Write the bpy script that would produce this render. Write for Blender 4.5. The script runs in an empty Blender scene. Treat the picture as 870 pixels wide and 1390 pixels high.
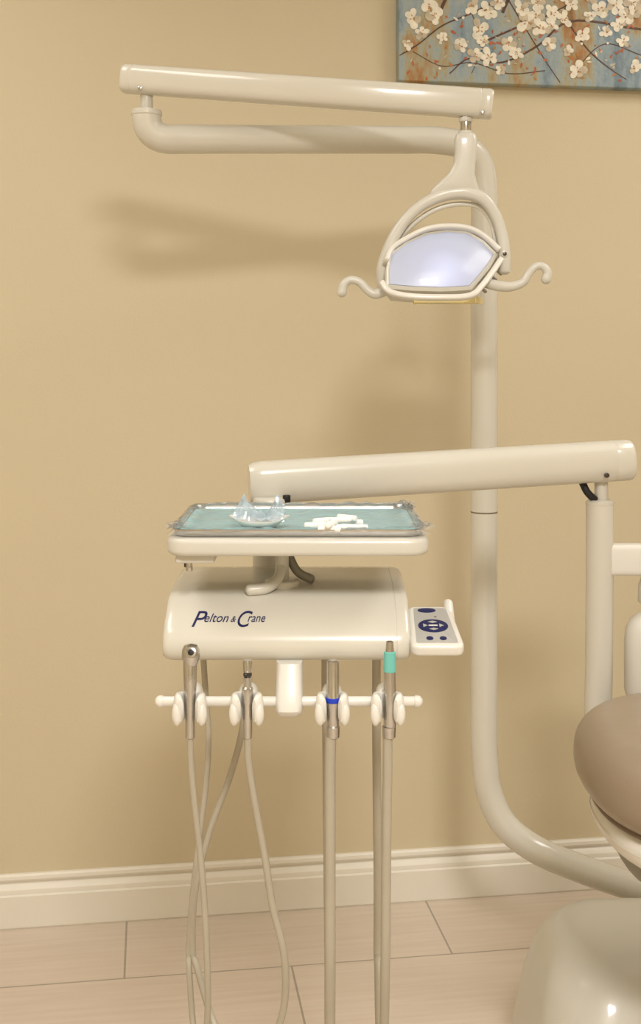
import bpy, bmesh, math, random
from mathutils import Vector, Matrix, noise
random.seed(7)
sc = bpy.context.scene
try:
    sc.view_settings.view_transform = 'Standard'
    sc.view_settings.look = 'None'
except Exception: pass
F=1600.0; CH=1.3; HY=476.0
def at(px,py,d):
    return Vector(((px-435)/F*d, d, CH-(py-HY)/F*d))
def lin(c):
    return tuple(((v/255)/12.92 if v/255<=0.04045 else ((v/255+0.055)/1.055)**2.4) for v in c)
# ---------------------------------------------------------------- materials
def mat(name,col,rough=0.4,metal=0.0,coat=0.0,var=0.03,scale=8.0,bump=0.0,bscale=60.0,emis=None,estr=0.0,alpha=1.0,trans=0.0,ior=1.45,sheen=0.0):
    m=bpy.data.materials.new(name); m.use_nodes=True
    nt=m.node_tree; b=nt.nodes['Principled BSDF']
    tc=nt.nodes.new('ShaderNodeTexCoord')
    n=nt.nodes.new('ShaderNodeTexNoise'); n.inputs['Scale'].default_value=scale; n.inputs['Detail'].default_value=3
    nt.links.new(tc.outputs['Object'],n.inputs['Vector'])
    r=nt.nodes.new('ShaderNodeValToRGB')
    c=lin(col)
    r.color_ramp.elements[0].position=0.3; r.color_ramp.elements[1].position=0.7
    r.color_ramp.elements[0].color=(*[max(0,v*(1-var)) for v in c],1)
    r.color_ramp.elements[1].color=(*[min(1,v*(1+var)) for v in c],1)
    nt.links.new(n.outputs['Fac'],r.inputs['Fac'])
    nt.links.new(r.outputs['Color'],b.inputs['Base Color'])
    b.inputs['Roughness'].default_value=rough; b.inputs['Metallic'].default_value=metal
    b.inputs['Coat Weight'].default_value=coat; b.inputs['Coat Roughness'].default_value=0.08
    b.inputs['Alpha'].default_value=alpha; b.inputs['Transmission Weight'].default_value=trans; b.inputs['IOR'].default_value=ior
    if bump>0:
        n2=nt.nodes.new('ShaderNodeTexNoise'); n2.inputs['Scale'].default_value=bscale; n2.inputs['Detail'].default_value=4
        nt.links.new(tc.outputs['Object'],n2.inputs['Vector'])
        bp=nt.nodes.new('ShaderNodeBump'); bp.inputs['Strength'].default_value=bump; bp.inputs['Distance'].default_value=0.004
        nt.links.new(n2.outputs['Fac'],bp.inputs['Height']); nt.links.new(bp.outputs['Normal'],b.inputs['Normal'])
    if emis:
        b.inputs['Emission Color'].default_value=(*lin(emis),1); b.inputs['Emission Strength'].default_value=estr
    return m
M_wall=mat('wall_paint',(207,194,164),0.55,var=0.012,scale=2.0,bump=0.08,bscale=160)
M_ceil=mat('ceiling_paint',(232,230,224),0.8)
M_base=mat('baseboard_paint',(228,223,210),0.35,var=0.01)
M_cream=mat('cream_enamel',(208,204,191),0.26,coat=0.6,var=0.01)
M_cream2=mat('cream_plastic',(206,203,192),0.34,coat=0.3,var=0.01)
M_white=mat('white_plastic',(224,221,212),0.3,coat=0.3,var=0.01)
M_pad=mat('pad_face_grey',(178,176,170),0.45)
M_steel=mat('brushed_steel',(196,194,190),0.22,metal=1.0,var=0.05,scale=40)
M_dsteel=mat('dark_steel',(88,84,80),0.3,metal=1.0)
M_black=mat('black_rubber',(26,24,24),0.5)
M_seam=mat('seam_shadow_gap',(120,110,90),0.6)
M_navy=mat('navy_print',(26,32,84),0.4)
M_teal=mat('teal_sleeve',(112,190,180),0.4)
M_blue=mat('blue_ring',(30,60,190),0.3)
M_hose=mat('hose_rubber',(172,164,146),0.42,var=0.03,scale=30)
M_yellow=mat('yellow_glass',(232,214,150),0.3)
M_slat=mat('vent_grey',(140,136,124),0.45)
M_vinyl=mat('brown_vinyl',(150,134,114),0.36,coat=0.15,var=0.05,scale=9,bump=0.4,bscale=14)
M_piping=mat('vinyl_piping',(106,88,70),0.45)
M_liner=mat('cyan_paper',(174,226,232),0.75,var=0.02)
M_cotton=mat('cotton',(246,244,238),0.9,var=0.02,bump=0.5,bscale=200)
M_paper=mat('white_paper',(238,234,226),0.7,var=0.02)
M_bag=mat('clear_plastic_bag',(186,204,214),0.12,var=0.2,scale=60,alpha=0.55)
# cling film: clear sheet, reflections over transparency
M_film=bpy.data.materials.new('cling_film'); M_film.use_nodes=True
nt=M_film.node_tree; nt.nodes.clear()
out=nt.nodes.new('ShaderNodeOutputMaterial'); tr=nt.nodes.new('ShaderNodeBsdfTransparent'); gl=nt.nodes.new('ShaderNodeBsdfGlossy'); gl.inputs['Roughness'].default_value=0.18
fr=nt.nodes.new('ShaderNodeFresnel'); fr.inputs['IOR'].default_value=1.4
ma=nt.nodes.new('ShaderNodeMath'); ma.operation='MULTIPLY_ADD'; ma.inputs[1].default_value=0.75; ma.inputs[2].default_value=0.03; ma.use_clamp=True
tc=nt.nodes.new('ShaderNodeTexCoord'); nz=nt.nodes.new('ShaderNodeTexNoise'); nz.inputs['Scale'].default_value=42; nz.inputs['Detail'].default_value=3; nz.inputs['Distortion'].default_value=1.5
bp=nt.nodes.new('ShaderNodeBump'); bp.inputs['Strength'].default_value=0.6; bp.inputs['Distance'].default_value=0.005
mxs=nt.nodes.new('ShaderNodeMixShader')
nt.links.new(tc.outputs['Object'],nz.inputs['Vector']); nt.links.new(nz.outputs['Fac'],bp.inputs['Height'])
nt.links.new(bp.outputs['Normal'],gl.inputs['Normal'])
nt.links.new(fr.outputs['Fac'],ma.inputs[0]); nt.links.new(ma.outputs['Value'],mxs.inputs['Fac'])
nt.links.new(tr.outputs[0],mxs.inputs[1]); nt.links.new(gl.outputs[0],mxs.inputs[2])
df=nt.nodes.new('ShaderNodeBsdfDiffuse'); df.inputs['Color'].default_value=(.88,.91,.92,1); mx2=nt.nodes.new('ShaderNodeMixShader'); mx2.inputs['Fac'].default_value=0.09
nt.links.new(mxs.outputs[0],mx2.inputs[1]); nt.links.new(df.outputs[0],mx2.inputs[2]); nt.links.new(mx2.outputs[0],out.inputs['Surface'])

# lens of the lamp (lit from inside, brightest near bulb)
def lens_mat(center):
    m=bpy.data.materials.new('lit_lamp_shield'); m.use_nodes=True
    nt=m.node_tree; b=nt.nodes['Principled BSDF']
    b.inputs['Base Color'].default_value=(*lin((172,176,186)),1); b.inputs['Roughness'].default_value=0.35
    b.inputs['Coat Weight'].default_value=0.1
    g=nt.nodes.new('ShaderNodeNewGeometry')
    d=nt.nodes.new('ShaderNodeVectorMath'); d.operation='DISTANCE'; d.inputs[1].default_value=center
    nt.links.new(g.outputs['Position'],d.inputs[0])
    r=nt.nodes.new('ShaderNodeValToRGB')
    mr=nt.nodes.new('ShaderNodeMapRange'); mr.inputs['From Max'].default_value=0.12
    nt.links.new(d.outputs['Value'],mr.inputs['Value']); nt.links.new(mr.outputs['Result'],r.inputs['Fac'])
    e=r.color_ramp.elements
    e[0].position=0.0; e[0].color=(0.55,0.62,1.0,1)
    e[1].position=1.0; e[1].color=(0.20,0.23,0.30,1)
    x=e.new(0.38); x.color=(0.22,0.26,0.46,1)
    nt.links.new(r.outputs['Color'],b.inputs['Emission Color']); b.inputs['Emission Strength'].default_value=0.58
    return m
# ---------------------------------------------------------------- object helpers
def empty(name,loc):
    e=bpy.data.objects.new(name,None); e.empty_display_size=0.05; e.location=loc
    sc.collection.objects.link(e); return e
def mk(name,verts,faces,m,parent=None,angle=38,smooth=True,recalc=True):
    me=bpy.data.meshes.new(name); me.from_pydata([tuple(v) for v in verts],[],faces)
    if recalc:
        bm=bmesh.new(); bm.from_mesh(me); bmesh.ops.recalc_face_normals(bm,faces=bm.faces); bm.to_mesh(me); bm.free()
    me.materials.append(m)
    if smooth:
        for p in me.polygons: p.use_smooth=True
        me.set_sharp_from_angle(angle=math.radians(angle))
    o=bpy.data.objects.new(name,me); sc.collection.objects.link(o)
    if parent is not None:
        o.parent=parent; o.matrix_parent_inverse=Matrix.Translation(parent.location).inverted()
    return o
def loft(rings,closed_ends=True):
    n=len(rings[0]); V=[]; Fc=[]
    for r in rings: V+=list(r)
    for i in range(len(rings)-1):
        for j in range(n):
            k=(j+1)%n
            Fc.append((i*n+j,i*n+k,(i+1)*n+k,(i+1)*n+j))
    if closed_ends:
        Fc.append(tuple(range(n-1,-1,-1))); Fc.append(tuple((len(rings)-1)*n+j for j in range(n)))
    return V,Fc
def catmull(pts,sub):
    P=[Vector(p) for p in pts]
    if len(P)<3 or sub<=1: return P
    out=[]
    for i in range(len(P)-1):
        p0=P[i-1] if i>0 else P[i]*2-P[i+1]
        p1,p2=P[i],P[i+1]
        p3=P[i+2] if i+2<len(P) else P[i+1]*2-P[i]
        def tj(ti,a,b): return ti+max((b-a).length,1e-6)**0.5
        t0=0;t1=tj(t0,p0,p1);t2=tj(t1,p1,p2);t3=tj(t2,p2,p3)
        for s in range(sub):
            t=t1+(t2-t1)*s/sub
            A1=p0*((t1-t)/(t1-t0))+p1*((t-t0)/(t1-t0))
            A2=p1*((t2-t)/(t2-t1))+p2*((t-t1)/(t2-t1))
            A3=p2*((t3-t)/(t3-t2))+p3*((t-t2)/(t3-t2))
            B1=A1*((t2-t)/(t2-t0))+A2*((t-t0)/(t2-t0))
            B2=A2*((t3-t)/(t3-t1))+A3*((t-t1)/(t3-t1))
            out.append(B1*((t2-t)/(t2-t1))+B2*((t-t1)/(t2-t1)))
    out.append(P[-1]); return out
def interp(vals,sub,n):
    if not isinstance(vals,(list,tuple)): return [vals]*n
    out=[]
    for i in range(len(vals)-1):
        for s in range(sub): out.append(vals[i]+(vals[i+1]-vals[i])*s/sub)
    out.append(vals[-1]); return out
def section(n=20,ex=2.0,a=1.0,b=1.0):
    o=[]
    for i in range(n):
        t=2*math.pi*i/n; c,s=math.cos(t),math.sin(t)
        o.append((a*math.copysign(abs(c)**(2/ex),c), b*math.copysign(abs(s)**(2/ex),s)))
    return o
def sweep(name,pts,r,m,parent,sub=8,sec=None,up=None,angle=38,round_end=0):
    path=catmull(pts,sub) if sub>1 else [Vector(p) for p in pts]
    R=interp(r,sub if (sub>1 and len(pts)>2) else 1,len(path))
    sec=sec or section()
    if round_end:
        t0=(path[0]-path[1]).normalized(); t1=(path[-1]-path[-2]).normalized()
        pre=[];post=[]
        for a in (80,60,40,20):
            ca,sa=math.cos(math.radians(a)),math.sin(math.radians(a))
            pre.append((path[0]+t0*R[0]*sa*round_end,R[0]*ca)); post.append((path[-1]+t1*R[-1]*sa*round_end,R[-1]*ca))
        path=[p for p,_ in pre]+path+[p for p,_ in reversed(post)]
        R=[q for _,q in pre]+R+[q for _,q in reversed(post)]
    rings=[]; prev=None
    for i,p in enumerate(path):
        a=path[max(i-1,0)]; b=path[min(i+1,len(path)-1)]
        t=(b-a).normalized()
        if up is not None:
            nrm=(Vector(up)-t*Vector(up).dot(t)).normalized()
        elif prev is None:
            h=Vector((0,1,0)) if abs(t.y)<0.9 else Vector((1,0,0))
            nrm=(h-t*h.dot(t)).normalized()
        else:
            nrm=(prev-t*prev.dot(t)).normalized()
        prev=nrm; bn=t.cross(nrm)
        rings.append([p+nrm*(y*R[i])+bn*(x*R[i]) for x,y in sec])
    V,Fc=loft(rings); return mk(name,V,Fc,m,parent,angle)
def lathe(name,prof,base,axis,m,parent,n=28,angle=38):
    """prof: list of (r,h) along axis from base"""
    ax=Vector(axis).normalized(); h=Vector((0,1,0)) if abs(ax.y)<0.9 else Vector((1,0,0))
    u=(h-ax*h.dot(ax)).normalized(); v=ax.cross(u); base=Vector(base)
    rings=[[base+ax*hh+(u*math.cos(2*math.pi*i/n)+v*math.sin(2*math.pi*i/n))*max(rr,1e-5) for i in range(n)] for rr,hh in prof]
    V,Fc=loft(rings); return mk(name,V,Fc,m,parent,angle)
def cyl(name,p0,p1,r,m,parent,bev=0.1,n=28):
    p0=Vector(p0);p1=Vector(p1);L=(p1-p0).length;b=min(r*bev*1.5,L*0.3)
    return lathe(name,[(r-b,0),(r-b*0.3,b*0.3),(r,b),(r,L-b),(r-b*0.3,L-b*0.3),(r-b,L)],p0,p1-p0,m,parent,n)
def ball(name,c,r,m,parent,s=(1,1,1),n=24):
    c=Vector(c); rings=[]
    for k in range(1,12):
        a=math.pi*k/12-math.pi/2
        rings.append([c+Vector((s[0]*r*math.cos(a)*math.cos(2*math.pi*i/n),s[1]*r*math.cos(a)*math.sin(2*math.pi*i/n),s[2]*r*math.sin(a))) for i in range(n)])
    V,Fc=loft(rings); return mk(name,V,Fc,m,parent,60)
def rrect(x0,x1,y0,y1,r,n=8):
    o=[]
    for cx,cy,a0 in ((x1-r,y1-r,0),(x0+r,y1-r,90),(x0+r,y0+r,180),(x1-r,y0+r,270)):
        for i in range(n+1):
            a=math.radians(a0+90*i/n); o.append((cx+r*math.cos(a),cy+r*math.sin(a)))
    return o
def inset(out,d):
    n=len(out); res=[]
    for i in range(n):
        a=Vector(out[i-1]);b=Vector(out[(i+1)%n]); t=(b-a)
        if t.length<1e-9: t=Vector((1,0))
        t.normalize(); nn=Vector((t.y,-t.x)) # outward for CCW
        p=Vector(out[i])-nn*d; res.append((p.x,p.y))
    return res
def prism(name,out,z0,z1,r,m,parent,M=None,steps=5,angle=38,taper=0.0):
    M=M or Matrix.Identity(4); rings=[]
    seq=[]
    for i in range(steps+1):
        a=math.pi/2*i/steps; seq.append((r*(1-math.sin(a)),z0+r*(1-math.cos(a))))
    for i in range(steps+1):
        a=math.pi/2*i/steps; seq.append((taper+r*(1-math.cos(a)),z1-r*(1-math.sin(a))))
    for ins,z in seq:
        rings.append([M@Vector((x,y,z)) for x,y in inset(out,ins)])
    V,Fc=loft(rings); return mk(name,V,Fc,m,parent,angle)
def basin(name,out,z0,z1,t,flare,m,parent,lip=0.0):
    seq=[(flare,z0),(flare-0.001,z0+0.001),(0,z1),(-lip,z1),(-lip,z1+t),(0.0+t*0.5,z1+t),(t+0.001,z1),(flare+t,z0+t),(flare+t+0.002,z0+t)]
    rings=[[Vector((x,y,z)) for x,y in inset(out,i)] for i,z in seq]
    V,Fc=loft(rings); return mk(name,V,Fc,m,parent,38)
def box(name,lo,hi,m,parent=None,M=None,bev=0.0):
    x0,y0,z0=lo;x1,y1,z1=hi
    me=bpy.data.meshes.new(name); bm=bmesh.new(); bmesh.ops.create_cube(bm,size=1.0)
    for v in bm.verts: v.co=Vector(((x0+x1)/2+v.co.x*(x1-x0),(y0+y1)/2+v.co.y*(y1-y0),(z0+z1)/2+v.co.z*(z1-z0)))
    if bev>0: bmesh.ops.bevel(bm,geom=list(bm.edges),offset=bev,segments=4,profile=0.5,affect='EDGES')
    if M is not None: bmesh.ops.transform(bm,matrix=M,verts=bm.verts)
    bmesh.ops.recalc_face_normals(bm,faces=bm.faces); bm.to_mesh(me); bm.free()
    me.materials.append(m)
    if bev>0:
        for p in me.polygons:p.use_smooth=True
        me.set_sharp_from_angle(angle=math.radians(40))
    o=bpy.data.objects.new(name,me); sc.collection.objects.link(o)
    if parent is not None:
        o.parent=parent; o.matrix_parent_inverse=Matrix.Translation(parent.location).inverted()
    return o
# ---------------------------------------------------------------- room (aligned to the wall)
ANG=math.atan(0.144)
W=Matrix.Translation((0,2.764,0))@Matrix.Rotation(ANG,4,'Z')   # local x along wall, local -y into the room
def room_obj(o): o.matrix_world=W; return o
UL,UR,VF,HC=-2.3,2.6,-5.0,2.7
room_obj(box('wall_back',(UL-0.1,0,0),(UR+0.1,0.1,HC),M_wall))
room_obj(box('wall_left',(UL-0.1,VF,0),(UL,0,HC),M_wall))
room_obj(box('wall_right',(UR,VF,0),(UR+0.1,0,HC),M_wall))
room_obj(box('wall_front',(UL-0.1,VF-0.1,0),(UR+0.1,VF,HC),M_wall))
room_obj(box('ceiling',(UL-0.1,VF-0.1,HC),(UR+0.1,0.1,HC+0.1),M_ceil))
# floor tile material
fm=bpy.data.materials.new('floor_tile'); fm.use_nodes=True; nt=fm.node_tree; b=nt.nodes['Principled BSDF']
tc=nt.nodes.new('ShaderNodeTexCoord'); mp=nt.nodes.new('ShaderNodeMapping')
mp.inputs['Location'].default_value=(-0.249,0.262+0.30*21,0)
br=nt.nodes.new('ShaderNodeTexBrick'); br.offset=0.5
br.inputs['Scale'].default_value=1.0; br.inputs['Brick Width'].default_value=0.697; br.inputs['Row Height'].default_value=0.30
br.inputs['Mortar Size'].default_value=0.0024; br.inputs['Mortar Smooth'].default_value=0.2
br.inputs['Color1'].default_value=(*lin((212,198,182)),1); br.inputs['Color2'].default_value=(*lin((209,194,177)),1); br.inputs['Mortar'].default_value=(*lin((166,156,142)),1)
ns=nt.nodes.new('ShaderNodeTexNoise'); mp2=nt.nodes.new('ShaderNodeMapping'); mp2.inputs['Scale'].default_value=(2,38,1)
ns.inputs['Scale'].default_value=2.0; ns.inputs['Detail'].default_value=6
mx=nt.nodes.new('ShaderNodeMixRGB'); mx.blend_type='MULTIPLY'; mx.inputs['Fac'].default_value=1
rp=nt.nodes.new('ShaderNodeValToRGB'); rp.color_ramp.elements[0].position=0.3; rp.color_ramp.elements[0].color=(0.91,0.90,0.88,1); rp.color_ramp.elements[1].position=0.65; rp.color_ramp.elements[1].color=(1,1,1,1)
nt.links.new(tc.outputs['Object'],mp.inputs['Vector']); nt.links.new(mp.outputs['Vector'],br.inputs['Vector'])
nt.links.new(tc.outputs['Object'],mp2.inputs['Vector']); nt.links.new(mp2.outputs['Vector'],ns.inputs['Vector'])
nt.links.new(ns.outputs['Fac'],rp.inputs['Fac']); nt.links.new(br.outputs['Color'],mx.inputs['Color1']); nt.links.new(rp.outputs['Color'],mx.inputs['Color2'])
nt.links.new(mx.outputs['Color'],b.inputs['Base Color']); b.inputs['Roughness'].default_value=0.4
bp=nt.nodes.new('ShaderNodeBump'); bp.inputs['Strength'].default_value=0.4; bp.inputs['Distance'].default_value=0.002; bp.invert=True
nt.links.new(br.outputs['Fac'],bp.inputs['Height']); nt.links.new(bp.outputs['Normal'],b.inputs['Normal'])
room_obj(box('floor',(UL-0.1,VF-0.1,-0.1),(UR+0.1,0.1,0),fm))
# baseboards
prof=[(0,0.119),(0.007,0.119),(0.010,0.115),(0.011,0.108),(0.009,0.103),(0.005,0.101),(0.005,0.098),(0.009,0.094),(0.014,0.086),(0.015,0.080),(0.015,0.076),(0.019,0.073),(0.019,0.004),(0.017,0),(0,0)]
def baseboard(name,p0,p1,inward):
    r=[[Vector((p[0]+inward[0]*o,p[1]+inward[1]*o,z)) for o,z in prof] for p in (p0,p1)]
    V,Fc=loft(r); return room_obj(mk(name,V,Fc,M_base,None,20))
baseboard('baseboard_back',(UL,0),(UR,0),(0,-1))
baseboard('baseboard_left',(UL,VF),(UL,-0.02),(1,0))
baseboard('baseboard_right',(UR,VF),(UR,-0.02),(-1,0))
# ceiling lights
def ceiling_light(u,v,power,w=0.6,h=1.2,col=(1.0,0.975,0.955)):
    loc=W@Vector((u,v,HC-0.02))
    e=empty('ceiling_light',loc)
    Ml=W@Matrix.Translation((u,v,HC))
    for i,(a,b_) in enumerate((((-w/2-.03,-h/2-.03,-.03),(w/2+.03,-h/2,0)),((-w/2-.03,h/2,-.03),(w/2+.03,h/2+.03,0)),((-w/2-.03,-h/2,-.03),(-w/2,h/2,0)),((w/2,-h/2,-.03),(w/2+.03,h/2,0)))):
        box('frame_%d'%(i+1),a,b_,M_white,e,Ml)
    dm=mat('diffuser',(240,238,230),0.6,emis=(255,248,236),estr=1.0)
    box('diffuser',(-w/2,-h/2,-.012),(w/2,h/2,-.004),dm,e,Ml)
    ld=bpy.data.lights.new('panel_lamp','AREA'); ld.shape='RECTANGLE'; ld.size=w; ld.size_y=h; ld.energy=power; ld.color=col
    lo=bpy.data.objects.new('panel_lamp',ld); sc.collection.objects.link(lo)
    lo.parent=e; lo.matrix_parent_inverse=Matrix.Translation(loc).inverted()
    lo.matrix_basis=Ml@Matrix.Translation((0,0,-.016))
ceiling_light(-0.15,-3.5,92,w=.5,h=.7)
ceiling_light(-1.3,-1.3,14)
ceiling_light(1.5,-1.3,20)
# ---------------------------------------------------------------- painting
pm=bpy.data.materials.new('painted_canvas'); pm.use_nodes=True; nt=pm.node_tree; b=nt.nodes['Principled BSDF']; b.inputs['Roughness'].default_value=0.55
tc=nt.nodes.new('ShaderNodeTexCoord'); mp=nt.nodes.new('ShaderNodeMapping'); mp.inputs['Scale'].default_value=(9,1,3.2)
n1=nt.nodes.new('ShaderNodeTexNoise'); n1.inputs['Scale'].default_value=1.6; n1.inputs['Detail'].default_value=8; n1.inputs['Roughness'].default_value=0.65
r1=nt.nodes.new('ShaderNodeValToRGB'); e=r1.color_ramp.elements
e[0].position=0.30; e[0].color=(*lin((96,116,124)),1); e[1].position=0.72; e[1].color=(*lin((122,98,60)),1)
for p,c in ((0.42,(138,156,166)),(0.50,(156,168,168)),(0.56,(166,158,126)),(0.63,(168,122,72))):
    x=e.new(p); x.color=(*lin(c),1)
nt.links.new(tc.outputs['Object'],mp.inputs['Vector']); nt.links.new(mp.outputs['Vector'],n1.inputs['Vector']); nt.links.new(n1.outputs['Fac'],r1.inputs['Fac'])
nt.links.new(r1.outputs['Color'],b.inputs['Base Color'])
n2=nt.nodes.new('ShaderNodeTexNoise'); n2.inputs['Scale'].default_value=120; nt.links.new(tc.outputs['Object'],n2.inputs['Vector'])
bp=nt.nodes.new('ShaderNodeBump'); bp.inputs['Strength'].default_value=0.3; bp.inputs['Distance'].default_value=0.003
nt.links.new(n2.outputs['Fac'],bp.inputs['Height']); nt.links.new(bp.outputs['Normal'],b.inputs['Normal'])
M_petal=mat('petal_paint',(232,226,208),0.5,var=0.12,scale=60); M_petal2=mat('petal_shade_paint',(196,184,160),0.5,var=0.15,scale=60)
M_stamen=mat('stamen_paint',(176,120,48),0.5); M_twig=mat('twig_paint',(88,60,42),0.5,var=0.2,scale=50); M_rust=mat('rust_paint',(178,98,54),0.5,var=0.2,scale=40)
U0,U1,Z0,Z1=0.180,1.25,1.932,2.60; PD=-0.034
pe=empty('painting',W@Vector(((U0+U1)/2,-0.017,(Z0+Z1)/2)))
box('canvas',(U0,PD,Z0),(U1,-0.001,Z1),pm,pe,W,bev=0.003)
def pw(px,py):
    k=(px-435)/F; y=(2.764-0.034)/(1-0.144*k); p=Vector((k*y,y,CH-(py-HY)/F*y))
    q=W.inverted()@p; return q.x,q.z
V=[];Fc=[];MI=[]
def padd(poly,mi,off):
    s=len(V)
    for u,z in poly: V.append(W@Vector((min(max(u,U0+.002),U1-.002),PD-off,min(max(z,Z0+.002),Z1-.002))))
    Fc.append(tuple(range(s,s+len(poly)))); MI.append(mi)
def petal(u,z,a,L,wd,mi,off):
    poly=[]
    for t,wv in ((0,0.12),(0.3,0.7),(0.6,1.0),(0.85,0.85),(1.0,0.25)): poly.append((t,wv))
    pts=[(t*L,wv*wd/2) for t,wv in poly]+[(t*L,-wv*wd/2) for t,wv in reversed(poly)]
    c,s=math.cos(a),math.sin(a)
    padd([(u+x*c-y*s,z+x*s+y*c) for x,y in pts],mi,off)
def blossom(u,z,R):
    a0=random.random()*6.28; sq=random.uniform(.55,.95)
    for i in range(5):
        petal(u,z,a0+i*1.257+random.uniform(-.25,.25),R*random.uniform(.8,1.15)*(sq if i%2 else 1),R*random.uniform(.6,.85),1 if random.random()<.3 else 0,0.0012+i*0.0001+random.random()*.0003)
    for i in range(5):
        aa=random.random()*6.28; rr=R*.2*random.random()
        petal(u+rr*math.cos(aa),z+rr*math.sin(aa),aa,R*.22,R*.1,2,0.0022)
def branch(pts,w0,w1,mi,off=0.0006):
    pp=catmull([Vector((*p,0)) for p in pts],6); n=len(pp)
    for i in range(n-1):
        t=(pp[i+1]-pp[i]); 
        if t.length<1e-6: continue
        t.normalize(); nn=Vector((-t.y,t.x,0)); wa=w0+(w1-w0)*i/n; wb=w0+(w1-w0)*(i+1)/n
        q=[pp[i]+nn*wa,pp[i+1]+nn*wb,pp[i+1]-nn*wb,pp[i]-nn*wa]
        padd([(v.x,v.y) for v in q],mi,off)
for pl,w0,w1 in (([(537,78),(565,62),(600,35),(640,18),(690,-8)],.0014,.002),([(610,100),(635,80),(680,85),(730,62),(770,30),(870,40)],.0014,.003),
   ([(560,70),(600,90),(640,85),(690,100),(740,96)],.0009,.0013),([(650,60),(700,38),(745,20),(800,-10)],.0026,.0015),([(690,0),(720,50),(745,90),(760,112)],.0015,.001),
   ([(770,30),(800,70),(830,95),(850,108)],.002,.001),([(780,95),(820,60),(870,75)],.001,.0014),([(640,18),(655,60),(640,100)],.001,.0008)):
    branch([pw(*p) for p in pl],w0,w1,3)
for i in range(170):
    px=random.uniform(545,900); py=random.uniform(0,112)
    if random.random()<.55: px=random.uniform(600,870); py=60+random.gauss(0,28)
    u,z=pw(px,py); petal(u,z,random.random()*6.28,random.uniform(.006,.016),random.uniform(.003,.007),random.choice((4,4,4,2,1,0)),0.0008+random.random()*.0003)
for px,py,R in ((553,60,8),(560,25,14),(585,10,16),(590,22,12),(572,44,10),(625,62,11),(650,40,15),(662,16,15),(640,10,12),(645,75,11),(664,78,13),(690,60,12),(700,72,10),(716,30,16),(735,38,14),(708,12,12),(750,18,13),(765,26,12),(745,60,12),(770,70,9),(790,48,12),(784,96,13),(815,14,14),(835,8,12),(850,22,14),(862,14,12),(800,22,11),(862,92,12),(846,56,10),(822,44,9),(600,50,8),(730,5,11),(680,95,8),(775,5,10),(655,55,11),(728,22,12),(748,34,10),(840,34,11),(858,4,12),(676,4,12)):
    u,z=pw(px,py); blossom(u,z,R*1.05/F*2.75)
for i in range(90):   # rest of the canvas
    u=random.uniform(U0+.03,U1-.03); z=random.uniform(2.14,Z1-.03); blossom(u,z,random.uniform(.015,.028))
for i in range(40):
    u=random.uniform(.80,U1-.03); z=random.uniform(Z0+.03,2.14); blossom(u,z,random.uniform(.015,.026))
for k in range(7):
    u=U0+.1+k*.15; branch([(u,2.1),(u+.06,2.25),(u+.03,2.4),(u+.12,2.56)],.004,.002,3)
me=bpy.data.meshes.new('blossom_paint'); me.from_pydata([tuple(v) for v in V],[],Fc)
for m in (M_petal,M_petal2,M_stamen,M_twig,M_rust): me.materials.append(m)
for p,i in zip(me.polygons,MI): p.material_index=i
o=bpy.data.objects.new('blossom_paint',me); sc.collection.objects.link(o); o.parent=pe; o.matrix_parent_inverse=Matrix.Translation(pe.location).inverted()
# ---------------------------------------------------------------- dental light
DL=empty('dental_light',at(657,700,2.35))
r0=0.0268
sweep('post',[at(199,150,2.15),at(199,160,2.15),at(202,173,2.152),at(210,183,2.155),at(224,188.5,2.16),at(245,189,2.17),at(300,189,2.19),at(420,189.5,2.24),at(540,190,2.295),at(596,191,2.32),at(630,199,2.335),at(651,222,2.347),at(657,255,2.35),at(657,330,2.35),at(657,500,2.35),at(657,690,2.35),at(657,860,2.35),at(658,1030,2.35),at(664,1075,2.35),at(684,1118,2.345),at(722,1150,2.335),at(780,1176,2.31),at(880,1211,2.26),at(960,1240,2.2)],r0,M_cream,DL,sub=8,sec=section(28))
lathe('elbow_collar',[(r0,0),(r0*1.06,.002),(r0*1.06,.008),(r0*.9,.011)],at(199,158,2.15),(0,0,1),M_cream,DL)
cyl('pivot_pin',at(199,153,2.15),at(199,124,2.15),0.0115,M_cream2,DL)
lathe('post_joint_band',[(r0*.99,0),(r0*1.012,.001),(r0*1.012,.003),(r0*.99,.004)],at(657,696,2.35),(0,0,1),M_seam,DL)
# flex arm
A=at(167,107,2.15); B=at(669,142,2.05); d=(B-A).normalized(); L=(B-A).length
seca=section(36,3.2,0.85,1.0)
pts=[A,A+d*.002,A+d*.006,A+d*.018,A+d*.019,A+d*.020,A+d*.021,A+d*(L-.022),A+d*(L-.021),A+d*(L-.020),A+d*(L-.019),A+d*(L-.006),A+d*(L-.002),B]
sc_=[.88,.95,1,1,.975,.975,1,1,.975,.975,1,1,.95,.88]
hh=0.0262
sweep('flex_arm',pts,[s*hh for s in sc_],M_cream,DL,sub=1,sec=seca,up=(0,0,1),angle=30)
for px,py,dd in ((190,120,2.122),(655,153,2.03)):
    p=at(px,py,dd); cyl('arm_screw',p,p+Vector((0,-.004,0)),.0035,M_steel,DL)
HD=2.055
cyl('head_pin',at(632,158,HD),at(632,184,HD),0.0098,M_steel,DL)
cyl('head_pin_collar',at(632,160,HD),at(632,166,HD),0.012,M_cream2,DL)
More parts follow.
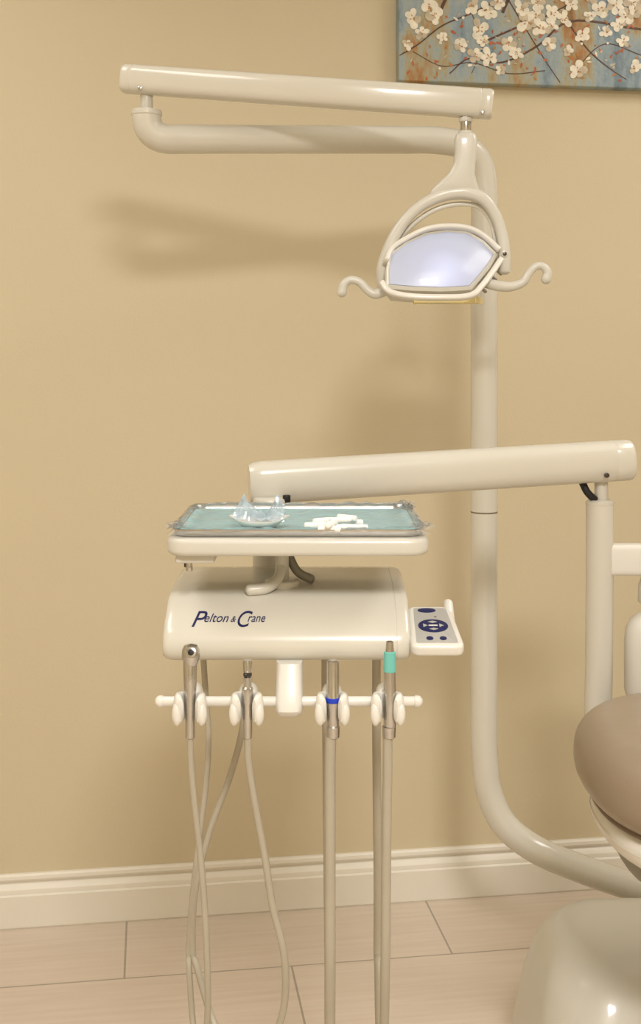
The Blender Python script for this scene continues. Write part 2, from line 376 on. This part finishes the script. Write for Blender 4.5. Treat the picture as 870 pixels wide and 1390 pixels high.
# neck
rings=[]
for y,cx,w,dp in ((181,632,20,.011),(183,632,27,.013),(190,632,31,.015),(208,632,30,.015),(222,630,30,.015),(236,626,36,.015),(248,621,52,.014),(258,618,66,.013),(266,617,72,.009)):
    c=at(cx,y,HD); hw=w/2/F*HD
    rings.append([c+Vector((x*hw,yy*dp,0)) for x,yy in section(28,3.5)])
V,Fc=loft(rings); mk('neck',V,Fc,M_cream2,DL)
cyl('neck_cap',at(632,184,HD),at(632,178,HD),.013,M_cream2,DL)
secy=section(20,2.8,1.0,1.25)
yk=[(521,388),(520,366),(526,344),(537,318),(556,292),(580,274),(606,264),(632,262),(655,270),(670,288),(680,314),(684,342),(684,368)]
yr=[9,9.5,9,8,7.5,8,8.5,9,8.5,7.5,7.5,8.5,8.5]
sweep('yoke',[at(x,y,HD) for x,y in yk],[v/F*HD for v in yr],M_cream2,DL,sub=6,sec=secy,up=(0,1,0),round_end=.6)
sweep('yoke_inner_rib',[at(x,y,HD+.012) for x,y in ((530,352),(545,322),(566,300),(592,284),(622,277),(650,281),(666,300),(673,330))],.0045,M_white,DL,sub=6)
# lamp housing: lit shield facing up/front, shallow tray under it
lensp=[(527,387,-.055),(527,366,-.042),(531,346,-.02),(552,331,-.008),(578,319,0),(606,315,.004),(634,317,.004),(655,329,0),(671,345,-.008),(661,361,-.025),(648,377,-.04),(637,389,-.055),(600,391,-.062),(563,390,-.06)]
cen=Vector((0,0,0))
for q in lensp: cen+=at(q[0],q[1],HD+q[2])
cen/=len(lensp)
LP=[at(x,y,HD+z) for x,y,z in lensp]
M_lens=lens_mat(tuple(at(604,370,HD-.05)))
def scl(P,s,off): return [cen+(p-cen)*s+Vector(off) for p in P]
rings=[scl(LP,.98,(0,-.001,.001)),scl(LP,.7,(0,-.008,.009)),scl(LP,.4,(0,-.012,.013)),scl(LP,.1,(0,-.013,.014))]
V,Fc=loft(rings,True); mk('lit_shield',V,Fc,M_lens,DL,60)
rings=[scl(LP,.97,(0,0,.0)),scl(LP,1.03,(0,-.002,.002)),scl(LP,1.06,(0,0,-.003)),scl(LP,1.05,(.002,.02,-.014)),scl(LP,.98,(.004,.035,-.026)),scl(LP,.80,(.004,.045,-.030))]
V,Fc=loft(rings,True); mk('lamp_housing',V,Fc,M_cream2,DL,30)
sweep('brow_rim',[at(x,y,HD+z) for x,y,z in ((524,354,-.03),(531,339,-.015),(553,324,-.004),(578,312,.0),(606,308,.002),(637,311,.002),(658,322,0),(677,340,-.008))],.0048,M_white,DL,sub=5,sec=section(16,3,1,1.8),round_end=.5)
prism('underside_glass',[(v.x,v.y) for v in (at(562,0,HD-.035),at(645,0,HD-.035),at(655,0,HD+.03),at(560,0,HD+.03))],0,.012,.002,M_yellow,DL,M=Matrix.Translation((0,0,at(0,411,HD-.035).z)))
sweep('lower_lip',[at(x,y,HD+z) for x,y,z in ((519,384,-.05),(527,395,-.062),(545,401,-.068),(595,404,-.07),(640,401,-.065),(654,388,-.05),(668,370,-.03),(680,352,-.012))],.0052,M_white,DL,sub=5,sec=section(16,3,1,1.2),round_end=.6)
for k in range(4):
    x=650+k*7; y=388-k*8
    sweep('vent_slat',[at(x,y,HD-.045+k*.008),at(x+9,y+8,HD-.02+k*.008)],.0028,M_slat,DL,sub=1)
for px,py in ((527,349),(684,345)):
    p=at(px,py,HD-.008); cyl('yoke_pivot_screw',p,p+Vector((0,-.008,0)),.006,M_cream2,DL); cyl('yoke_pivot_bolt',p+Vector((0,-.008,0)),p+Vector((0,-.010,0)),.0035,M_dsteel,DL)
ll=[(532,392),(520,396),(508,399),(497,392),(488,383),(476,380),(467,386),(464,397)]
sweep('handle_left',[at(x,y,HD-.03) for x,y in ll],[.0085,.009,.0085,.0075,.007,.007,.0075,.0085],M_cream2,DL,sub=6,round_end=1)
rr_=[(660,384),(676,388),(694,389),(710,383),(718,371),(727,362),(737,362),(743,370),(741,379)]
sweep('handle_right',[at(x,y,HD-.02) for x,y in rr_],[.009,.0095,.0085,.0075,.007,.007,.007,.0078,.0088],M_cream2,DL,sub=6,round_end=1)
# ---------------------------------------------------------------- delivery unit
DU=empty('dental_delivery_unit',at(395,830,1.6))
PDp=1.93
pr=18.5/F*PDp
sweep('support_post',[at(814,683,PDp),at(814,760,PDp),at(813,900,PDp),at(813,985,PDp),at(822,1020,PDp),at(860,1040,PDp-.01),at(930,1050,PDp-.05),at(1010,1060,PDp-.12)],pr,M_cream,DU,sub=6,sec=section(28))
lathe('post_cap',[(pr*.96,-.003),(pr*1.03,0),(pr*1.03,.004),(pr*.8,.007)],at(814,684,PDp),(0,0,1),M_cream,DU)
cyl('post_pivot_pin',at(816,684,PDp),at(816,640,PDp),.011,M_cream2,DU)
sweep('pivot_cable',[at(790,654,PDp-.005),at(797,668,PDp-.008),at(808,679,PDp-.006)],.006,M_black,DU,sub=5)
A=at(856,624,1.93); B=at(338,656,1.83); d=(B-A).normalized(); L=(B-A).length
hw=0.0335
pts=[A,A+d*.002,A+d*.007,A+d*.03,A+d*.031,A+d*.033,A+d*.034,A+d*(L*.5),A+d*(L-.045),A+d*(L-.02),A+d*(L-.006),B]
sweep('balance_arm',pts,[hw*s for s in (.88,.95,1,1,.98,.98,1,1,1,1,.94,.85)],M_cream,DU,sub=1,sec=section(40,2.6,.8,1.0),up=(0,0,1),angle=30)
for px,py in ((823,645),):
    p=at(px,py,1.897); cyl('arm_screw',p,p+Vector((0,-.005,0)),.004,M_dsteel,DU)
cyl('rear_knuckle',(at(366,0,1.80).x,1.80,.95),(at(366,0,1.80).x,1.80,1.075),.026,M_cream2,DU)
cyl('knuckle_knob',at(389,682,1.795),at(389,672,1.795),.006,M_black,DU)
# body
prof=[(1.735,.976),(1.725,.984),(1.70,.987),(1.62,.985),(1.575,.980),(1.552,.974),(1.512,.944),(1.504,.934),(1.500,.922),(1.501,.913),(1.506,.906),(1.516,.902),(1.60,.900),(1.72,.900),(1.733,.905),(1.738,.915),(1.74,.94),(1.739,.965)]
cc=Vector((1.62,.938)); rings=[]
for x,s in ((-.2025,.80),(-.2015,.90),(-.1985,.96),(-.193,.99),(-.186,1),(-.04,1),(.0965,1),(.0968,.988),(.0978,.988),(.0981,1),(.100,1),(.106,.99),(.112,.96),(.115,.90),(.116,.80)):
    rings.append([Vector((x,cc.x+(y-cc.x)*(1-(1-s)*.45),cc.y+(z-cc.y)*s)) for y,z in prof])
V,Fc=loft(rings); mk('body_shell',V,Fc,M_cream,DU,50)
# logo
sl=Vector((0,1.552-1.512,.974-.944)).normalized(); nrm=Vector((1,0,0)).cross(sl)
def text(name,s,h,px0,px1,t,m,shear=.35):
    """s lettered so that it spans px0..px1 on the face; h = capital size"""
    c=bpy.data.curves.new(name,'FONT'); c.body=s; c.size=h; c.shear=shear; c.extrude=.0002
    to=bpy.data.objects.new(name,c); sc.collection.objects.link(to)
    bpy.context.view_layer.update()
    me=bpy.data.meshes.new_from_object(to.evaluated_get(bpy.context.evaluated_depsgraph_get()))
    bpy.data.objects.remove(to)
    xs=[v.co.x for v in me.vertices]; x0,x1=min(xs),max(xs)
    d_=1.512+.040*t; base=Vector((0,d_,.944+.030*t))+nrm*.0004
    X0=(px0-435)/F*d_; X1=(px1-435)/F*d_; k=(X1-X0)/(x1-x0)
    R=Matrix(((k,0,0,0),(0,sl.y,nrm.y,0),(0,sl.z,nrm.z,0),(0,0,0,1)))
    me.transform(Matrix.Translation(base+Vector((X0-x0*k,0,0)))@R); me.materials.clear(); me.materials.append(m)
    ob=bpy.data.objects.new(name,me); sc.collection.objects.link(ob); ob.parent=DU; ob.matrix_parent_inverse=Matrix.Translation(DU.location).inverted()
    return ob
text('logo_p','P',.038,260,280,.04,M_navy)
text('logo_elton','elton',.0205,277,310,.20,M_navy)
text('logo_amp','&',.014,313,320,.20,M_navy)
text('logo_c','C',.038,322,342,.04,M_navy)
text('logo_rane','rane',.0205,336,360,.20,M_navy)
# tray holder
zr=1.040
prism('tray_holder',rrect(-.197,.1385,1.485,1.76,.028),zr,zr+.023,.007,M_cream2,DU)
cyl('holder_stem',(at(383,0,1.60).x,1.60,.985),(at(383,0,1.60).x,1.60,zr+.003),.009,M_cream2,DU)
sx=at(383,0,1.60).x
sweep('holder_bracket_front',[(sx,1.60,1.01),(sx-.004,1.585,.995),(sx-.02,1.565,.985),(sx-.042,1.56,.983)],.0075,M_cream2,DU,sub=5,round_end=.7)
sweep('holder_bracket_right',[(sx+.004,1.62,1.035),(sx+.012,1.615,1.012),(sx+.022,1.61,.997),(sx+.04,1.605,.989)],.006,M_slat,DU,sub=5,round_end=.7)
cyl('holder_hub',(sx,1.60,.978),(sx,1.60,.99),.024,M_cream2,DU)
box('slide_bracket',(-.185,1.50,zr-.011),(-.135,1.60,zr+.002),M_cream2,DU,bev=.003)
cyl('slide_screw',(-.168,1.51,zr-.022),(-.168,1.51,zr-.01),.004,M_steel,DU)
cyl('slide_screw',(-.180,1.58,zr-.03),(-.180,1.58,zr-.01),.003,M_dsteel,DU)
# control pad (tilted slab)
c0=at(557,822,1.585); c1=at(611,822,1.585); c2=at(632,877,1.485); c3=at(562,877,1.485)
xa=Vector((1,0,0)); ya=(c0-c3); ya.x=0; ya.normalize(); za=xa.cross(ya)
PM=Matrix(((xa.x,ya.x,za.x,c3.x),(xa.y,ya.y,za.y,c3.y),(xa.z,ya.z,za.z,c3.z),(0,0,0,1)))
Pi=PM.inverted()
def round_poly(pts,r,n=5):
    out=[]
    N=len(pts)
    for i in range(N):
        p=Vector(pts[i]);a=(Vector(pts[i-1])-p).normalized();b_=(Vector(pts[(i+1)%N])-p).normalized()
        s=p+a*r;e_=p+b_*r
        for k in range(n+1):
            t=k/n; q=s*(1-t)**2+p*2*t*(1-t)+e_*t*t; out.append((q.x,q.y))
    return out
loc=[Pi@q for q in (c3,c2,c1,c0)]
base=[(q.x,q.y) for q in loc]; base[0]=(base[0][0]-.004,base[0][1]); base[3]=(base[3][0]-.004,base[3][1])
ol=round_poly(base,.012)
prism('control_pad',ol,-.016,0,.005,M_white,DU,M=PM)
prism('control_pad_face',inset(ol,.0075),-.001,.0006,.0003,M_pad,DU,M=PM)
Lp=loc[3].y
def ell(cx,cy,a,b_,n=24): return [(cx+a*math.cos(2*math.pi*i/n),cy+b_*math.sin(2*math.pi*i/n)) for i in range(n)]
cxp=(loc[0].x+loc[1].x)/2-.003
prism('pad_logo',ell(cxp-.006,Lp*.86,.012,.006),0,.0012,.0003,M_navy,DU,M=PM)
prism('pad_rocker',ell(cxp-.001,Lp*.47,.0195,.0165),0,.0014,.0004,M_navy,DU,M=PM)
for i,(dx,dy,ww,hh_) in enumerate(((-.011,0,.004,.005),(.010,0,.004,.005),(0,.009,.006,.003),(0,-.009,.006,.003))):
    prism('rocker_arrow',ell(cxp-.001+dx,Lp*.47+dy,ww,hh_,3 if i<2 else 4),.001,.0019,.0002,M_pad,DU,M=PM)
prism('rocker_bar',rrect(cxp-.007,cxp+.005,Lp*.47-.0016,Lp*.47+.0016,.001,3),.001,.0019,.0002,M_white,DU,M=PM)
for dx in (-.008,.009): prism('pad_button',ell(cxp+dx,Lp*.17,.0045,.0045),0,.0014,.0003,M_navy,DU,M=PM)
prism('pad_led',ell(cxp+.004,Lp*.70,.0018,.0015),0,.001,.0003,M_seam,DU,M=PM)
sweep('pad_antenna',[at(612,868,1.545),at(609,842,1.57),at(608,820,1.59)],[.0085,.0082,.0068],M_white,DU,sub=4,round_end=1)
# instrument bar & central bracket
DB=1.478
cyl('instrument_bar',at(217,952,DB),at(567,952,DB),.0062,M_white,DU)
ball('bar_end',at(218,952,DB),.0075,M_white,DU); ball('bar_end',at(566,952,DB),.0075,M_white,DU)
x=at(393,0,1.5).x
rings=[]
for z,w_,y0,y1 in ((.905,.017,1.485,1.56),(.88,.0172,1.472,1.54),(.862,.0175,1.462,1.52),(.852,.0172,1.460,1.51),(.846,.0155,1.464,1.505),(.843,.012,1.47,1.498)):
    rings.append([Vector((x+a*w_,(y0+y1)/2+b_*(y1-y0)/2,z)) for a,b_ in section(28,4)])
V,Fc=loft(rings); mk('bar_bracket',V,Fc,M_white,DU)
DH=1.447
def holder(px,k):
    c=at(px,961,DH)
    # C-shaped clip open toward the operator, so the handpiece drops in from the front
    pts=[]
    for i in range(25):
        a=math.radians(-50+280*i/24); pts.append(c+Vector((.0145*math.cos(a),.0145*math.sin(a),0)))
    rings=[]
    for i,p in enumerate(pts):
        rad=(p-c).normalized(); e_=min(i,24-i); s=min(1,.6+.2*e_)
        sidew=abs(math.cos(math.radians(-50+280*i/24)))
        rings.append([p+rad*(a*s)+Vector((0,0,1))*(b_*(s**.5)*(1+.25*sidew)) for a,b_ in section(20,2.6,.0062,.0150)])
    V,Fc=loft(rings); mk('holder_clip_%d'%k,V,Fc,M_white,DU,50)
    for s_ in (-1,1):
        ball('holder_lobe_%d'%k,c+Vector((s_*.0150,-.007,-.005)),.0078,M_white,DU,(.85,1.0,1.9))
    cyl('holder_hub_%d'%k,c+Vector((0,.012,.0085)),c+Vector((0,.042,.0085)),.0125,M_white,DU)
for k,px in enumerate((258,335,451,526)): holder(px,k+1)
def Lz(px,ys,m,name,cx=None):
    """ys: list of (py, halfwidth px)"""
    base_=at(px,ys[-1][0],DH); prof_=[(w/F*DH,(ys[-1][0]-y)/F*DH) for y,w in reversed(ys)]
    lathe(name,prof_,base_,(0,0,1),m,DU,24,30)
# 1 air/water syringe
Lz(258,[(896,8),(900,9.5),(925,9),(950,7.5),(978,6.5),(1001,6.5)],M_steel,'syringe_body')
Lz(259,[(874,2),(876,9),(882,12),(892,12.5),(902,9)],M_steel,'syringe_head')
p=at(260,886,DH-.010); cyl('syringe_button',p,p+Vector((0,-.006,.002)),.0065,M_steel,DU); cyl('syringe_button_core',p+Vector((0,-.006,.002)),p+Vector((0,-.0075,.0025)),.0038,M_black,DU)
# 2 scaler
Lz(336,[(896,5.5),(899,6.5),(912,6),(913,3.5),(918,3.5),(919,5.5),(932,5.5),(934,7.5),(952,8),(956,6.5),(985,6.5),(1001,6)],M_steel,'scaler_handpiece')
Lz(336,[(912,4),(914,6),(917,6),(919,4)],M_dsteel,'scaler_grip')
# 3 handpiece with blue ring
Lz(452,[(896,5),(898,8),(905,8.5),(942,8.5),(944,9.5),(957,9.5),(962,8.5),(990,8),(1001,7)],M_steel,'handpiece_body')
Lz(452,[(946,9.6),(947,10.1),(952,10.1),(953,9.6)],M_blue,'handpiece_ring')
Lz(452,[(984,8),(986,9.4),(1000,9),(1002,7)],M_steel,'handpiece_coupler')
# 4 handpiece with teal sleeve
Lz(529,[(870,3),(871,5),(884,6),(885,7),(912,8),(945,8.5),(985,8.5),(990,7)],M_steel,'motor_body')
Lz(529,[(884,6.5),(885,8),(911,8.6),(912,7.8)],M_teal,'motor_sleeve')
Lz(528,[(984,7),(986,9.5),(1000,9),(1002,7)],M_steel,'motor_coupler')
# hoses (each loops down and back up to the underside of the body)
def hose(name,fl,bl,r,m=None):
    pts=[at(x,y,DH+.002*i) for i,(x,y) in enumerate(fl)]
    zb=at(0,1440,1.5).z
    fx=pts[-1].x; b0=[at(x,y,1.60) for x,y in bl]
    mid=[Vector((fx*.97+b0[0].x*.03,1.475,zb+.07)),Vector((fx*.75+b0[0].x*.25,1.495,zb+.01)),Vector(((fx+b0[0].x)/2,1.53,zb-.015)),Vector((fx*.25+b0[0].x*.75,1.565,zb+.01)),Vector((fx*.03+b0[0].x*.97,1.59,zb+.08))]
    sweep(name,pts+mid+b0,r,m or M_hose,DU,sub=6,sec=section(16))
hose('hose_1',[(258,999),(259,1030),(264,1090),(271,1150),(277,1220),(281,1300)],[(256,1300),(260,1230),(269,1150),(280,1060),(283,1000),(279,940),(276,893)],.0041)
hose('hose_2',[(336,999),(337,1030),(346,1090),(359,1160),(370,1230),(386,1300)],[(262,1300),(264,1215),(284,1130),(310,1060),(327,1000),(334,950),(336,893)],.0046)
hose('hose_3',[(449,999),(448,1040),(448,1100),(448,1200),(448,1300)],[(447,1300),(446,1200),(445,1100),(444,1000),(443,940),(443,893)],.0068)
hose('hose_4',[(526,999),(526,1040),(525,1100),(524,1200),(523,1300)],[(513,1300),(513,1200),(512,1100),(511,1000),(511,940),(511,893)],.0060)
# ---------------------------------------------------------------- instrument tray
TR=empty('instrument_tray',(-.03,1.62,1.065))
zt=zr+.0235
basin('tray_pan',rrect(-.189,.131,1.495,1.750,.024),zt,zt+.0085,.0013,.003,M_steel,TR,lip=.0025)
prism('paper_liner',rrect(-.1845,.1265,1.4995,1.7455,.020),zt+.0016,zt+.0030,.0004,M_liner,TR)
# cling film : draped sheet, sagging onto the liner
nx,ny=100,80; V=[];Fc=[]
for j in range(ny+1):
    for i in range(nx+1):
        u=i/nx*2-1; v=j/ny*2-1
        x=-.029+u*.1665; y=1.6225+v*.1325
        e_=max(abs(u),abs(v)); sag=min(1,max(0,(.93-e_)/.16)); sag=sag*sag*(3-2*sag)
        wr=.0016*noise.noise(Vector((x*24,y*24,1)))+.0016*noise.noise(Vector((x*80,y*60,5)))
        z=zt+.0115*(1-sag)+.0048*sag+wr*(1.6-sag)
        if e_>.93: wob=noise.noise(Vector((x*40,y*40,9))); z=max(z,zt+.0102)+.004*max(0,wob)-(e_-.93)/.07*.008*(1+.8*noise.noise(Vector((x*30,y*30,19))))
        x+=.004*(1-sag)*noise.noise(Vector((x*45,y*45,3))); y+=.003*(1-sag)*noise.noise(Vector((x*50,y*50,7)))
        V.append((x,y,max(z,zt+.0036)))
for j in range(ny):
    for i in range(nx):
        a=j*(nx+1)+i; Fc.append((a,a+1,a+nx+2,a+nx+1))
mk('cling_film',V,Fc,M_film,TR,180)
for k,(fx_,fy_) in enumerate(((-.186,1.515),(.130,1.512),(.124,1.73))):
    V=[];Fc=[]
    for j in range(13):
        for i in range(13):
            u=i/12-.5; v=j/12-.5
            V.append((fx_+u*.03+.004*noise.noise(Vector((i*.7,j*.7,k+3))),fy_+v*.05+.004*noise.noise(Vector((i*.7,j*.7,k+9))),zt+.013+.007*noise.noise(Vector((i*.55,j*.55,k*3.1)))*(1-4*u*u)))
    for j in range(12):
        for i in range(12):
            a=j*13+i; Fc.append((a,a+1,a+14,a+13))
    mk('film_bunch',V,Fc,M_film,TR,180)
# contents, resting on the film
def onz(px,py,z):
    d_=(CH-z)*F/(py-HY); return at(px,py,d_)
zi=zt+.0058
DI=empty('paper_dish',onz(352,716,zi))
c=onz(352,714,zi); rings=[]
for z,s in ((0,.55),(.001,.62),(.006,.85),(.010,1.0),(.0115,1.01),(.010,.96),(.006,.8),(.0025,.55)):
    rings.append([c+Vector((math.copysign(abs(math.cos(t))**.8,math.cos(t))*.039*s,math.sin(t)*.025*s,z+(.003*math.cos(2*t) if s>.84 else 0))) for t in [2*math.pi*i/40 for i in range(40)]])
V,Fc=loft(rings); mk('dish',V,Fc,M_paper,DI,60)
V=[];Fc=[]
n=26
for j in range(n+1):
    for i in range(n+1):
        u=i/n*2-1; v=j/n*2-1
        h=.014+.014*noise.noise(Vector((u*1.9,v*1.9,2.2)))+.010*noise.noise(Vector((u*4,v*4,5)))+ max(0,1-abs(u-.7)*2.6)*.024*(1-abs(v))+max(0,1-abs(u+.6)*2.2)*.020*(1-abs(v))
        e_=abs(v); h*=1-.45*e_*e_
        V.append(c+Vector((u*.033+.004*noise.noise(Vector((u*5,v*5,11))),v*.018+.004,max(.004,h))))
for j in range(n):
    for i in range(n):
        a=j*(n+1)+i; Fc.append((a,a+1,a+n+2,a+n+1))
o=mk('crumpled_bag',V,Fc,M_bag,DI,15)
CR=empty('cotton_rolls',onz(455,712,zi))
for i,(px,py,a,up_) in enumerate(((428,713,15,0),(447,718,-8,0),(438,707,30,0),(464,716,5,0),(478,709,-15,0),(462,706,20,1),(484,716,-5,0),(471,703,-35,1),(450,711,70,1))):
    p=onz(px,py,zi+.0042+.0062*up_); dv=Vector((math.cos(math.radians(a)),math.sin(math.radians(a)),0))*.0130
    sweep('cotton_roll_%d'%(i+1),[p-dv,p,p+dv],.0042,M_cotton,CR,sub=2,sec=section(14),round_end=.5)
# ---------------------------------------------------------------- side arm with bottle (right edge)
sweep('side_arm',[at(826,759,PDp),at(1010,759,PDp)],21/F*PDp,M_white,DU,sub=1,sec=section(28,6,.62,1.0),up=(0,0,1))
bx=at(886,0,PDp)
zz=lambda y: at(0,y,PDp).z
pf=[(30,946),(36,943),(38,936),(38,870),(36,853),(30,841),(20,834),(13,829),(12,812)]
lathe('bottle_body',[(w/F*PDp,zz(y)-zz(946)) for w,y in pf],(bx.x,PDp,zz(946)),(0,0,1),M_white,DU)
lathe('bottle_cap',[(19/F*PDp,0),(20/F*PDp,.003),(19/F*PDp,.03),(14/F*PDp,.045),(14/F*PDp,.062)],(bx.x,PDp,zz(818)),(0,0,1),M_cream2,DU)
# ---------------------------------------------------------------- dental chair
CR2=empty('dental_chair',(.75,1.65,0))
def endround(x0,x1,yc,hy,ex=2.4,n=26):
    """plan outline: rounded left end, straight sides"""
    o=[]
    Lr=hy*1.05
    for i in range(n+1):
        t=math.pi/2+math.pi*i/n
        c_,s_=math.cos(t),math.sin(t)
        o.append((x0+Lr+Lr*math.copysign(abs(c_)**(2/ex),c_),yc+hy*math.copysign(abs(s_)**(2/ex),s_)))
    o+= [(x1-.04,yc-hy),(x1,yc-hy+.04),(x1,yc+hy-.04),(x1-.04,yc+hy)]
    return o
yc=1.66
prism('seat_cushion',endround(.365,1.15,yc,.224),.660,.770,.050,M_vinyl,CR2,steps=10,angle=60)
prism('seat_piping',endround(.384,1.14,yc,.206),.662,.672,.004,M_piping,CR2)
prism('seat_shell',endround(.388,1.12,yc,.205),.612,.668,.03,M_white,CR2,steps=6)
prism('seat_shell_lower',endround(.42,1.08,yc,.18),.575,.63,.02,M_slat,CR2,steps=6)
BM=Matrix.Translation((1.10,0,.70))@Matrix.Rotation(math.radians(-38),4,'Y')
prism('back_cushion',rrect(0,.66,yc-.23,yc+.23,.09),-.03,.075,.045,M_vinyl,CR2,M=BM,steps=8)
prism('back_shell',rrect(0,.64,yc-.215,yc+.215,.08),-.07,-.02,.02,M_white,CR2,M=BM)
prism('headrest',rrect(.69,.92,yc-.13,yc+.13,.06),-.01,.075,.035,M_vinyl,CR2,M=BM,steps=8)
prism('headrest_bracket',rrect(.55,.80,yc-.025,yc+.025,.01),-.06,-.01,.008,M_steel,CR2,M=BM)
for s in (-1,1):
    sweep('armrest',[(1.12,yc+s*.27,.66),(1.10,yc+s*.28,.80),(1.03,yc+s*.28,.86),(.85,yc+s*.28,.86)],.022,M_cream,CR2,sub=6,round_end=1)
# pedestal and base
sweep('lift_column',[(.80,1.72,.25),(.84,1.68,.42),(.86,1.66,.58)],.085,M_cream2,CR2,sub=4,sec=section(28,4,1,1))
rings=[]
for z,x0,x1,y0,y1,r in ((0,.330,1.20,1.80,2.20,.10),(.02,.328,1.21,1.795,2.203,.10),(.12,.344,1.19,1.81,2.19,.10),(.20,.358,1.16,1.835,2.18,.10),(.262,.376,1.12,1.865,2.165,.10),(.293,.396,1.09,1.895,2.15,.095),(.311,.42,1.05,1.93,2.13,.085),(.317,.46,1.0,1.97,2.10,.06)):
    rings.append([Vector((x,y,z)) for x,y in rrect(x0,x1,y0,y1,r,10)])
V,Fc=loft(rings); mk('base_cover',V,Fc,M_cream2,CR2,60)
# ---------------------------------------------------------------- world + camera
w=bpy.data.worlds.new('world'); sc.world=w; w.use_nodes=True
w.node_tree.nodes['Background'].inputs[0].default_value=(1,.97,.92,1); w.node_tree.nodes['Background'].inputs[1].default_value=0.3
cam=bpy.data.cameras.new('camera'); co=bpy.data.objects.new('camera',cam); sc.collection.objects.link(co)
cam.sensor_fit='VERTICAL'; cam.sensor_height=36; cam.lens=F*36/1390; cam.shift_y=-(695-HY)/1390; cam.clip_start=.02
co.location=(0,0,CH); co.rotation_euler=(math.radians(90),0,0); sc.camera=co
